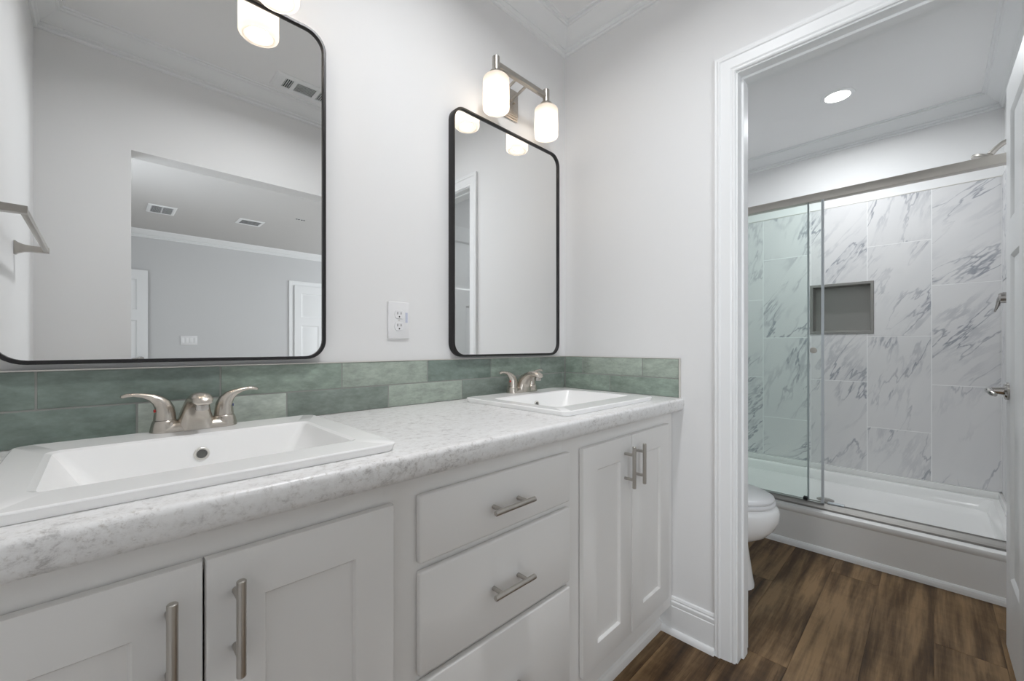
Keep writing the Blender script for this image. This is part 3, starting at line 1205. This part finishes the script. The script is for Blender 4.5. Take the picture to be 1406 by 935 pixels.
# ------------------------------------------------------------------ outlet
ol = thing('outlet', 'white double electrical outlet on the wall between the mirrors', 'outlet', (-0.8775, -0.001, 1.1865))
m = MB()
m.box(-0.9165, -0.8385, -0.0065, -0.0005, 1.127, 1.247, 0.0025, 3)
m.build('cover_plate', M['plastic'], ol)
for zc in (1.2065, 1.1675):
    m = MB()
    L = []
    for ins, y in ((0, -0.0055), (0, -0.0078), (0.0008, -0.0085)):
        lp = []
        for k in range(28):
            a = 2 * PI * k / 28
            lp.append((-0.8775 + (0.0172 - ins) * math.cos(a), y, zc + max(-0.0138 + ins, min(0.0138 - ins, (0.0172 - ins) * math.sin(a)))))
        L.append(lp)
    m.loft(L)
    f = m.build('socket_face', M['plastic'], ol)
    m = MB()
    for dx, hh in ((-0.0062, 0.0042), (0.0062, 0.0036)):
        m.box(-0.8775 + dx - 0.0011, -0.8775 + dx + 0.0011, -0.0087, -0.0083, zc + 0.0035 - hh, zc + 0.0035 + hh)
    m.lathe(-0.8775, zc - 0.0078, [(0.0025, -0.0087), (0.0025, -0.0083)], 14, 'y')
    m.build('slots', M['dark'], f, smooth=False, weld=False)
m = MB()
m.lathe(-0.8775, 1.187, [(0.0028, -0.0060), (0.0028, -0.0072)], 14, 'y')
m.build('screw', M['schluter'], ol)
m = MB()
m.box(-0.8545, -0.8465, -0.0069, -0.0063, 1.180, 1.213)
m.build('sticker', M['sticker'], ol, smooth=False)['label'] = 'narrow lavender sticker'

# ------------------------------------------------------------------ towel bar (left wall, seen in the mirror)
tb = thing('towel_bar', 'brushed nickel towel bar on the left wall, reflected in the large mirror', 'towel bar', (XL, -0.655, 1.43))
m = MB()
xo = XL + 0.072
m.box(xo - 0.006, xo + 0.006, -0.957, -0.354, 1.4225, 1.4395, 0.0015, 2)
m.build('bar', M['nickel_h'], tb)
for y in (-0.957, -0.354):
    m = MB()
    s = 1 if y < -0.6 else -1
    loops = []
    for x, hh in ((XL + 0.0005, 0.0225), (XL + 0.004, 0.0225), (XL + 0.010, 0.017), (XL + 0.022, 0.0118), (XL + 0.040, 0.0095), (xo + 0.007, 0.0088)):
        hy = 0.010
        loops.append([(x, y - hy, 1.431 - hh), (x, y + hy, 1.431 - hh), (x, y + hy, 1.431 + hh), (x, y - hy, 1.431 + hh)])
    m.loft(loops)
    m.build('post', M['nickel_h'], tb, angle=50)


# ------------------------------------------------------------------ vents
def register(name, x0, x1, y0, y1, label, sections, frame_mat='trim'):
    """ceiling register; sections: (xa, xb, direction, count)"""
    t = thing(name, label, 'vent', ((x0 + x1) / 2, (y0 + y1) / 2, H))
    m = MB()
    ins = 0.028
    z0, z1 = H - 0.009, H - 0.0005
    L = []
    for i2, z in ((0, z1), (0.0, z1 - 0.003), (0.012, z0), (ins, z0), (ins + 0.002, z0 + 0.004)):
        L.append([(x0 + i2, y0 + i2, z), (x1 - i2, y0 + i2, z), (x1 - i2, y1 - i2, z), (x0 + i2, y1 - i2, z)])
    m.loft(L, False, False)
    fa = x0 + ins
    for xa, xb, dr, n in sections:
        if xa - fa > 0.001:
            m.box(fa, xa, y0 + ins, y1 - ins, z0, z0 + 0.003)
        fa = xb
    if x1 - ins - fa > 0.001:
        m.box(fa, x1 - ins, y0 + ins, y1 - ins, z0, z0 + 0.003)
    m.build('frame', M[frame_mat], t, smooth=False, weld=False)
    m = MB()
    m.box(x0 + 0.01, x1 - 0.01, y0 + 0.01, y1 - 0.01, H - 0.0012, H - 0.0004)
    m.build('duct_opening', M['grey_mesh'], t, smooth=False)
    for xa, xb, dr, n in sections:
        m = MB()
        if dr == 'y':       # slats running along y
            for k in range(n):
                xc = xa + (xb - xa) * (k + 0.5) / n
                w = (xb - xa) / n * 0.15
                m.loft([[(xc - w, y, z0 + 0.006), (xc + w * 0.2, y, z0), (xc + w, y, z0 + 0.001), (xc - w * 0.2, y, z0 + 0.007)] for y in (y0 + ins, y1 - ins)])
        else:
            for k in range(n):
                yc = y0 + ins + (y1 - y0 - 2 * ins) * (k + 0.5) / n
                w = (y1 - y0 - 2 * ins) / n * 0.15
                m.loft([[(x, yc - w, z0 + 0.006), (x, yc + w * 0.2, z0), (x, yc + w, z0 + 0.001), (x, yc - w * 0.2, z0 + 0.007)] for x in (xa, xb)])
        m.build('louvers', M['trim'], t, smooth=False, weld=False)
    return t


register('ceiling_vent', -0.905, -0.585, -1.395, -1.245, 'white ceiling register with three louver groups near the bathroom crown moulding',
         [(-0.855, -0.815, 'y', 4), (-0.795, -0.695, 'x', 7), (-0.675, -0.635, 'y', 4)])
register('ceiling_vent', -1.22, -0.985, -4.78, -4.44, 'square-slotted white return vent on the bedroom ceiling, left one in the mirror',
         [(-1.19, -1.105, 'y', 7), (-1.095, -1.015, 'y', 7)])
register('ceiling_vent', -0.44, -0.185, -4.60, -4.35, 'small white supply vent on the bedroom ceiling, reflected mid-mirror',
         [(-0.41, -0.215, 'x', 5)])
mt = thing('ceiling_bracket', 'small bare fixture bracket on the bedroom ceiling, far right in the large mirror', 'bracket', (0.07, -3.93, H))
m = MB()
m.box(0.02, 0.12, -3.945, -3.925, H - 0.004, H - 0.0005)
m.build('plate', M['trim'], mt, smooth=False)
m = MB()
for x in (0.03, 0.055, 0.085, 0.11):
    m.lathe(x, -3.935, [(0.0105, H - 0.007), (0.0105, H - 0.0035)], 12)
m.build('screws', M['grey_mesh'], mt, smooth=False, weld=False)

sw = thing('light_switch', 'white multi-gang switch plate on the bedroom wall, reflected low in the large mirror', 'switch', (-0.72, BY, 1.18))
m = MB()
m.box(-0.815, -0.635, BY + 0.0005, BY + 0.007, 1.118, 1.238, 0.002, 2)
m.build('cover_plate', M['plastic'], sw)
for k in range(4):
    m = MB()
    xk = -0.793 + k * 0.0455
    m.box(xk - 0.0155, xk + 0.0155, BY + 0.006, BY + 0.011, 1.145, 1.211, 0.002, 2)
    m.build('rocker', M['trim'], sw)


# ------------------------------------------------------------------ downlights
def downlight(x, y, r, label):
    t = thing('recessed_downlight', label, 'ceiling light', (x, y, H))
    m = MB()
    m.lathe(x, y, [(r + 0.022, H - 0.0004), (r + 0.021, H - 0.003), (r + 0.006, H - 0.006), (r, H - 0.004), (r - 0.002, H - 0.001)], 40, cap0=False, cap1=False)
    m.build('trim_ring', M['trim'], t)
    m = MB()
    m.lathe(x, y, [(r, H - 0.0035), (r * 0.5, H - 0.0038)], 40)
    m.build('lens', M['can_glow'], t, smooth=False)


downlight(1.485, -0.843, 0.060, 'round recessed downlight glowing in the shower room ceiling')
downlight(-0.92, -0.735, 0.062, 'added round recessed downlight, unseen, in the middle of the vanity room ceiling')  # added to brighten the vanity room, no such fixture in view

# ------------------------------------------------------------------ shower
SX = XF - 0.010      # tile face of the rear wall
TB, TTOP = 0.262, 2.077
sur = thing('shower_tile_surround', 'grey veined white marble tile surround of the shower', 'tile surround', (1.9, -0.76, TB))
rr_ = random.Random(21)


def sub_rects(r, h):
    """rectangle r minus hole h -> list of rectangles (a0, a1, z0, z1)"""
    a0, a1, z0, z1 = r
    b0, b1, w0, w1 = h
    if a1 <= b0 or a0 >= b1 or z1 <= w0 or z0 >= w1:
        return [r]
    out = []
    if a0 < b0:
        out.append((a0, b0, z0, z1))
    if a1 > b1:
        out.append((b1, a1, z0, z1))
    c0, c1 = max(a0, b0), min(a1, b1)
    if z0 < w0:
        out.append((c0, c1, z0, w0))
    if z1 > w1:
        out.append((c0, c1, w1, z1))
    return out


m = MB()
cols = [0.0, -0.305, -0.610, -0.923, -1.2285, YF + 0.010]
hs = {0: [1.462, 0.860], 1: [1.766, 1.165, 0.557], 2: [1.462, 0.860], 3: [1.768, 1.165, 0.560], 4: [1.478, 0.862]}
g = 0.0021
for ci, (ya, yb_) in enumerate(zip(cols, cols[1:])):
    zz = [TTOP] + hs[ci] + [TB]
    for za, zc in zip(zz, zz[1:]):
        tone = (rr_.random(), rr_.random(), rr_.random())
        for r in sub_rects((yb_ + g, ya - g, zc + g, za - g), (NY0, NY1, NZ0, NZ1)):
            m.box(SX, XF - 0.003, r[0], r[1], r[2], r[3], tone=tone)
m.build('rear_tile_panel', M['marble'], sur, smooth=False, weld=False)
m = MB()
for r in sub_rects((YF + 0.002, -0.002, TB, TTOP), (NY0, NY1, NZ0, NZ1)):
    m.box(SX + 0.0008, XF - 0.0005, r[0], r[1], r[2], r[3])
m.build('grout', M['white_grout'], sur, smooth=False, weld=False)
for nm, yw, sg in (('side_tile_panel', YF, 1), ('side_tile_panel', 0.0, -1)):
    m = MB()
    xc = [XF - 0.012, 1.795, 1.49, 1.22]
    for ci, (a, c) in enumerate(zip(xc, xc[1:])):
        zz = [TTOP] + ([1.766, 1.165, 0.557] if ci % 2 else [1.47, 0.86]) + [TB]
        for za, zc in zip(zz, zz[1:]):
            m.box(c + g, a - g, yw + sg * 0.001, yw + sg * 0.009, zc + g, za - g, tone=(rr_.random(), rr_.random(), rr_.random()))
    m.build(nm, M['marble'], sur, smooth=False, weld=False)
m = MB()
m.box(SX - 0.0015, XF - 0.0005, YF + 0.002, -0.002, TTOP + 0.0004, TTOP + 0.004)
m.build('edge_trim', M['schluter'], sur, smooth=False)

ni = thing('shower_niche', 'grey metal recessed shower niche in the marble wall', 'niche', (XF + 0.05, -0.78, NZ0))
m = MB()
x_in = XF + 0.095


def nr(ins, x):
    return [(x, NY0 + ins, NZ0 + ins), (x, NY1 - ins, NZ0 + ins), (x, NY1 - ins, NZ1 - ins), (x, NY0 + ins, NZ1 - ins)]


m.loft([nr(0.001, XF + 0.004), nr(0.001, SX - 0.004), nr(0.003, SX - 0.006), nr(0.017, SX - 0.006), nr(0.019, SX - 0.004), nr(0.019, x_in)], False, True)
m.build('box', M['niche'], ni, smooth=False)

# base
sb = thing('shower_pan', 'white acrylic shower base with a tall front apron', 'shower base', (1.63, -0.76, 0))
m = MB()
x0, x1, y0, y1 = 1.157, XF - 0.002, YF + 0.002, -0.002
L = [rrect(x0, x1, y0, y1, 0.0, 0.001, 1), rrect(x0, x1, y0, y1, 0.185, 0.001, 1), rrect(x0 - 0.006, x1, y0, y1, 0.193, 0.001, 1),
     rrect(x0 - 0.008, x1, y0, y1, 0.205, 0.001, 1), rrect(x0 - 0.005, x1, y0, y1, 0.216, 0.001, 1), rrect(x0 + 0.006, x1 - 0.002, y0 + 0.002, y1 - 0.002, 0.222, 0.001, 1),
     rrect(x0 + 0.095, x1 - 0.05, y0 + 0.045, y1 - 0.045, 0.222, 0.03, 1), rrect(x0 + 0.105, x1 - 0.058, y0 + 0.053, y1 - 0.053, 0.212, 0.03, 1),
     rrect(x0 + 0.125, x1 - 0.075, y0 + 0.07, y1 - 0.07, 0.158, 0.04, 1), rrect(x0 + 0.16, x1 - 0.105, y0 + 0.10, y1 - 0.10, 0.145, 0.05, 1),
     rrect(1.62, 1.70, -0.80, -0.72, 0.138, 0.03, 1)]
m.loft(L)
m.build('basin', M['acrylic'], sb, angle=35)
m = MB()
for a, b_, c, d in ((x1 - 0.022, x1, y0, y1), (x0 + 0.09, x1, y0, y0 + 0.022), (x0 + 0.09, x1, y1 - 0.022, y1)):
    m.box(a, b_, c, d, 0.2215, TB - 0.001, 0.004, 2)
m.build('tile_flange', M['acrylic'], sb, weld=False)
m = MB()
m.lathe(1.66, -0.76, [(0.045, 0.1385), (0.045, 0.1405), (0.038, 0.1415)], 28)
m.build('drain', M['chrome'], sb)
m = MB()
m.loft([[(1.157 - t, y, z) for t, z in ((0, 0), (0.012, 0), (0.012, 0.014), (0.010, 0.024), (0.006, 0.031), (0, 0.034))] for y in (YF + 0.015, -0.015)])
struct(m.build('trim_8', M['trim'], smooth=False))

# sliding enclosure
en = thing('shower_enclosure', 'sliding frameless glass shower enclosure with brushed metal header', 'shower door', (1.2, -0.76, 0.222))
m = MB()
m.box(1.190, 1.236, YF + 0.011, -0.011, 1.892, 1.934, 0.002, 2)
m.build('header', M['steel'], en)
m = MB()
m.loft([[(x, y, z) for x, z in ((1.183, 0.2225), (1.183, 0.232), (1.189, 0.240), (1.203, 0.253), (1.212, 0.254), (1.214, 0.246), (1.226, 0.246), (1.228, 0.254), (1.238, 0.252), (1.240, 0.2225))] for y in (YF + 0.012, -0.012)])
m.build('bottom_track', M['niche'], en, smooth=False)
for nm, x, ya in (('outer_glass_panel', 1.198, -0.822), ('inner_glass_panel', 1.221, -0.752)):
    m = MB()
    zlo, zhi = 0.256, 1.900
    m.box(x - 0.004, x + 0.004, ya + (0.012 if x < 1.21 else 0.008), -0.012, zlo, zhi)
    gp = m.build(nm, M['glass'], en, smooth=False)
    m = MB()
    m.box(x - 0.0050, x + 0.0050, ya, ya + (0.012 if x < 1.21 else 0.008), zlo, zhi)
    m.build('edge_seal', M['glass_edge'], gp, smooth=False)  # blue-grey strip standing for the plastic seal on the panel's free edge
    if nm.startswith('outer'):
        m = MB()
        m.lathe(-0.778, 1.0795, [(0.010, x - 0.004), (0.010, x - 0.012), (0.0155, x - 0.014), (0.0165, x - 0.022), (0.0145, x - 0.026), (0.004, x - 0.027)], 28, 'x')
        m.lathe(-0.778, 1.0795, [(0.012, x + 0.004), (0.012, x + 0.010), (0.008, x + 0.0115)], 24, 'x')
        m.build('knob', M['nickel_h'], gp)
m = MB()
m.box(1.200, 1.226, -0.747, -0.727, 0.2545, 0.268, 0.002, 2)
m.build('floor_guide', M['grey_mesh'], en)
m = MB()
m.box(1.206, 1.232, -0.905, -0.835, 0.2545, 0.262, 0.002, 2)
m.build('floor_guide', M['glass_edge'], en)

# shower head on the right wall
shx = 1.65
hd = thing('showerhead', 'brushed nickel shower head on a curved arm above the glass header', 'shower head', (shx, YF, 2.13))
m = MB()
m.lathe(shx, 2.128, [(0.030, YF + 0.0005), (0.030, YF + 0.003), (0.022, YF + 0.008), (0.011, YF + 0.011)], 24, 'y')
m.tube([(shx, YF + 0.002, 2.128), (shx, YF + 0.02, 2.129), (shx, YF + 0.04, 2.122), (shx, YF + 0.060, 2.105), (shx, YF + 0.078, 2.084)], 0.0125, 16)
m.build('arm', M['nickel_h'], hd, weld=False)
m = MB()
c0 = Vector((shx, YF + 0.078, 2.084))
ax = Vector((0, 0.55, -0.83)).normalized()
e1 = Vector((1, 0, 0))
e2 = ax.cross(e1)
m.loft([[c0 + ax * h + (e1 * math.cos(2 * PI * k / 28) + e2 * math.sin(2 * PI * k / 28)) * r for k in range(28)]
        for r, h in ((0.010, -0.012), (0.014, -0.008), (0.015, 0.006), (0.020, 0.012), (0.046, 0.022), (0.060, 0.030), (0.061, 0.040), (0.056, 0.044))])
m.build('spray_head', M['nickel_h'], hd)

sv = thing('shower_valve', 'chrome lever shower valve on the right shower wall, behind the open door', 'shower valve', (shx, YF + 0.009, 1.345))
m = MB()
m.lathe(shx, 1.345, [(0.085, YF + 0.0095), (0.085, YF + 0.012), (0.060, YF + 0.018), (0.028, YF + 0.022), (0.026, YF + 0.05), (0.020, YF + 0.056)], 36, 'y')
m.build('escutcheon', M['chrome'], sv)
m = MB()
m.tube([(shx, YF + 0.035, 1.362), (shx, YF + 0.045, 1.358), (shx, YF + 0.053, 1.338), (shx, YF + 0.058, 1.31), (shx, YF + 0.068, 1.276)], [0.012, 0.0105, 0.009, 0.0075, 0.004], 14)
m.build('lever', M['chrome'], sv)

# ------------------------------------------------------------------ toilet
TX = 0.545
to = thing('toilet', 'white two-piece toilet, half hidden behind the door casing', 'toilet', (TX, -0.4, 0))


def egg(yf, yb, hw, z, n=40):
    """egg outline: pointed-round front at yf, blunter back at yb"""
    out = []
    yc = yb + (yf - yb) * 0.46
    for k in range(n):
        a = 2 * PI * k / n
        s_, c_ = math.sin(a), math.cos(a)
        ry = abs(yf - yc) if c_ > 0 else abs(yb - yc)
        p = 0.92 if c_ > 0 else 0.7
        out.append((TX + hw * math.copysign(abs(s_) ** 0.92, s_), yc - ry * math.copysign(abs(c_) ** p, c_), z))
    return out


m = MB()
m.loft([egg(-0.660, -0.10, 0.120, 0.0), egg(-0.660, -0.10, 0.120, 0.012), egg(-0.656, -0.10, 0.116, 0.03), egg(-0.646, -0.10, 0.109, 0.10), egg(-0.636, -0.10, 0.103, 0.17),
        egg(-0.633, -0.10, 0.101, 0.198), egg(-0.641, -0.10, 0.107, 0.208), egg(-0.668, -0.10, 0.125, 0.222), egg(-0.708, -0.10, 0.152, 0.248), egg(-0.740, -0.10, 0.172, 0.285), egg(-0.758, -0.10, 0.182, 0.325),
        egg(-0.760, -0.10, 0.183, 0.360), egg(-0.753, -0.10, 0.178, 0.378), egg(-0.735, -0.12, 0.165, 0.386)])
m.build('bowl', M['ceramic'], to, angle=60)
m = MB()
m.loft([egg(-0.740, -0.21, 0.176, 0.3865), egg(-0.744, -0.21, 0.179, 0.392), egg(-0.744, -0.21, 0.179, 0.400), egg(-0.738, -0.21, 0.174, 0.405)])
m.build('seat', M['plastic'], to, angle=60)
m = MB()
m.loft([egg(-0.736, -0.20, 0.173, 0.4055), egg(-0.740, -0.20, 0.176, 0.410), egg(-0.738, -0.20, 0.174, 0.420), egg(-0.722, -0.205, 0.160, 0.428), egg(-0.660, -0.23, 0.11, 0.433), egg(-0.52, -0.35, 0.02, 0.434)])
m.build('lid', M['plastic'], to, angle=60)
m = MB()
L = []
for (hw, y0_, y1_, z) in ((0.175, -0.185, -0.030, 0.380), (0.190, -0.200, -0.022, 0.400), (0.205, -0.210, -0.020, 0.55), (0.212, -0.214, -0.020, 0.735)):
    L.append(rrect(TX - hw, TX + hw, y0_, y1_, z, 0.03))
m.loft(L)
m.build('tank', M['ceramic'], to, angle=50)
m = MB()
L = []
for (hw, y0_, y1_, z) in ((0.220, -0.222, -0.018, 0.7355), (0.222, -0.224, -0.018, 0.755), (0.216, -0.218, -0.022, 0.768), (0.19, -0.19, -0.04, 0.772)):
    L.append(rrect(TX - hw, TX + hw, y0_, y1_, z, 0.032))
m.loft(L)
m.build('tank_lid', M['ceramic'], to, angle=50)
m = MB()
m.lathe(TX - 0.15, 0.69, [(0.014, -0.213), (0.014, -0.222), (0.009, -0.225)], 20, 'y')
m.tube([(TX - 0.15, -0.226, 0.69), (TX - 0.115, -0.231, 0.688), (TX - 0.075, -0.229, 0.683)], [0.007, 0.0065, 0.005], 12)
m.build('flush_lever', M['chrome'], to, weld=False)
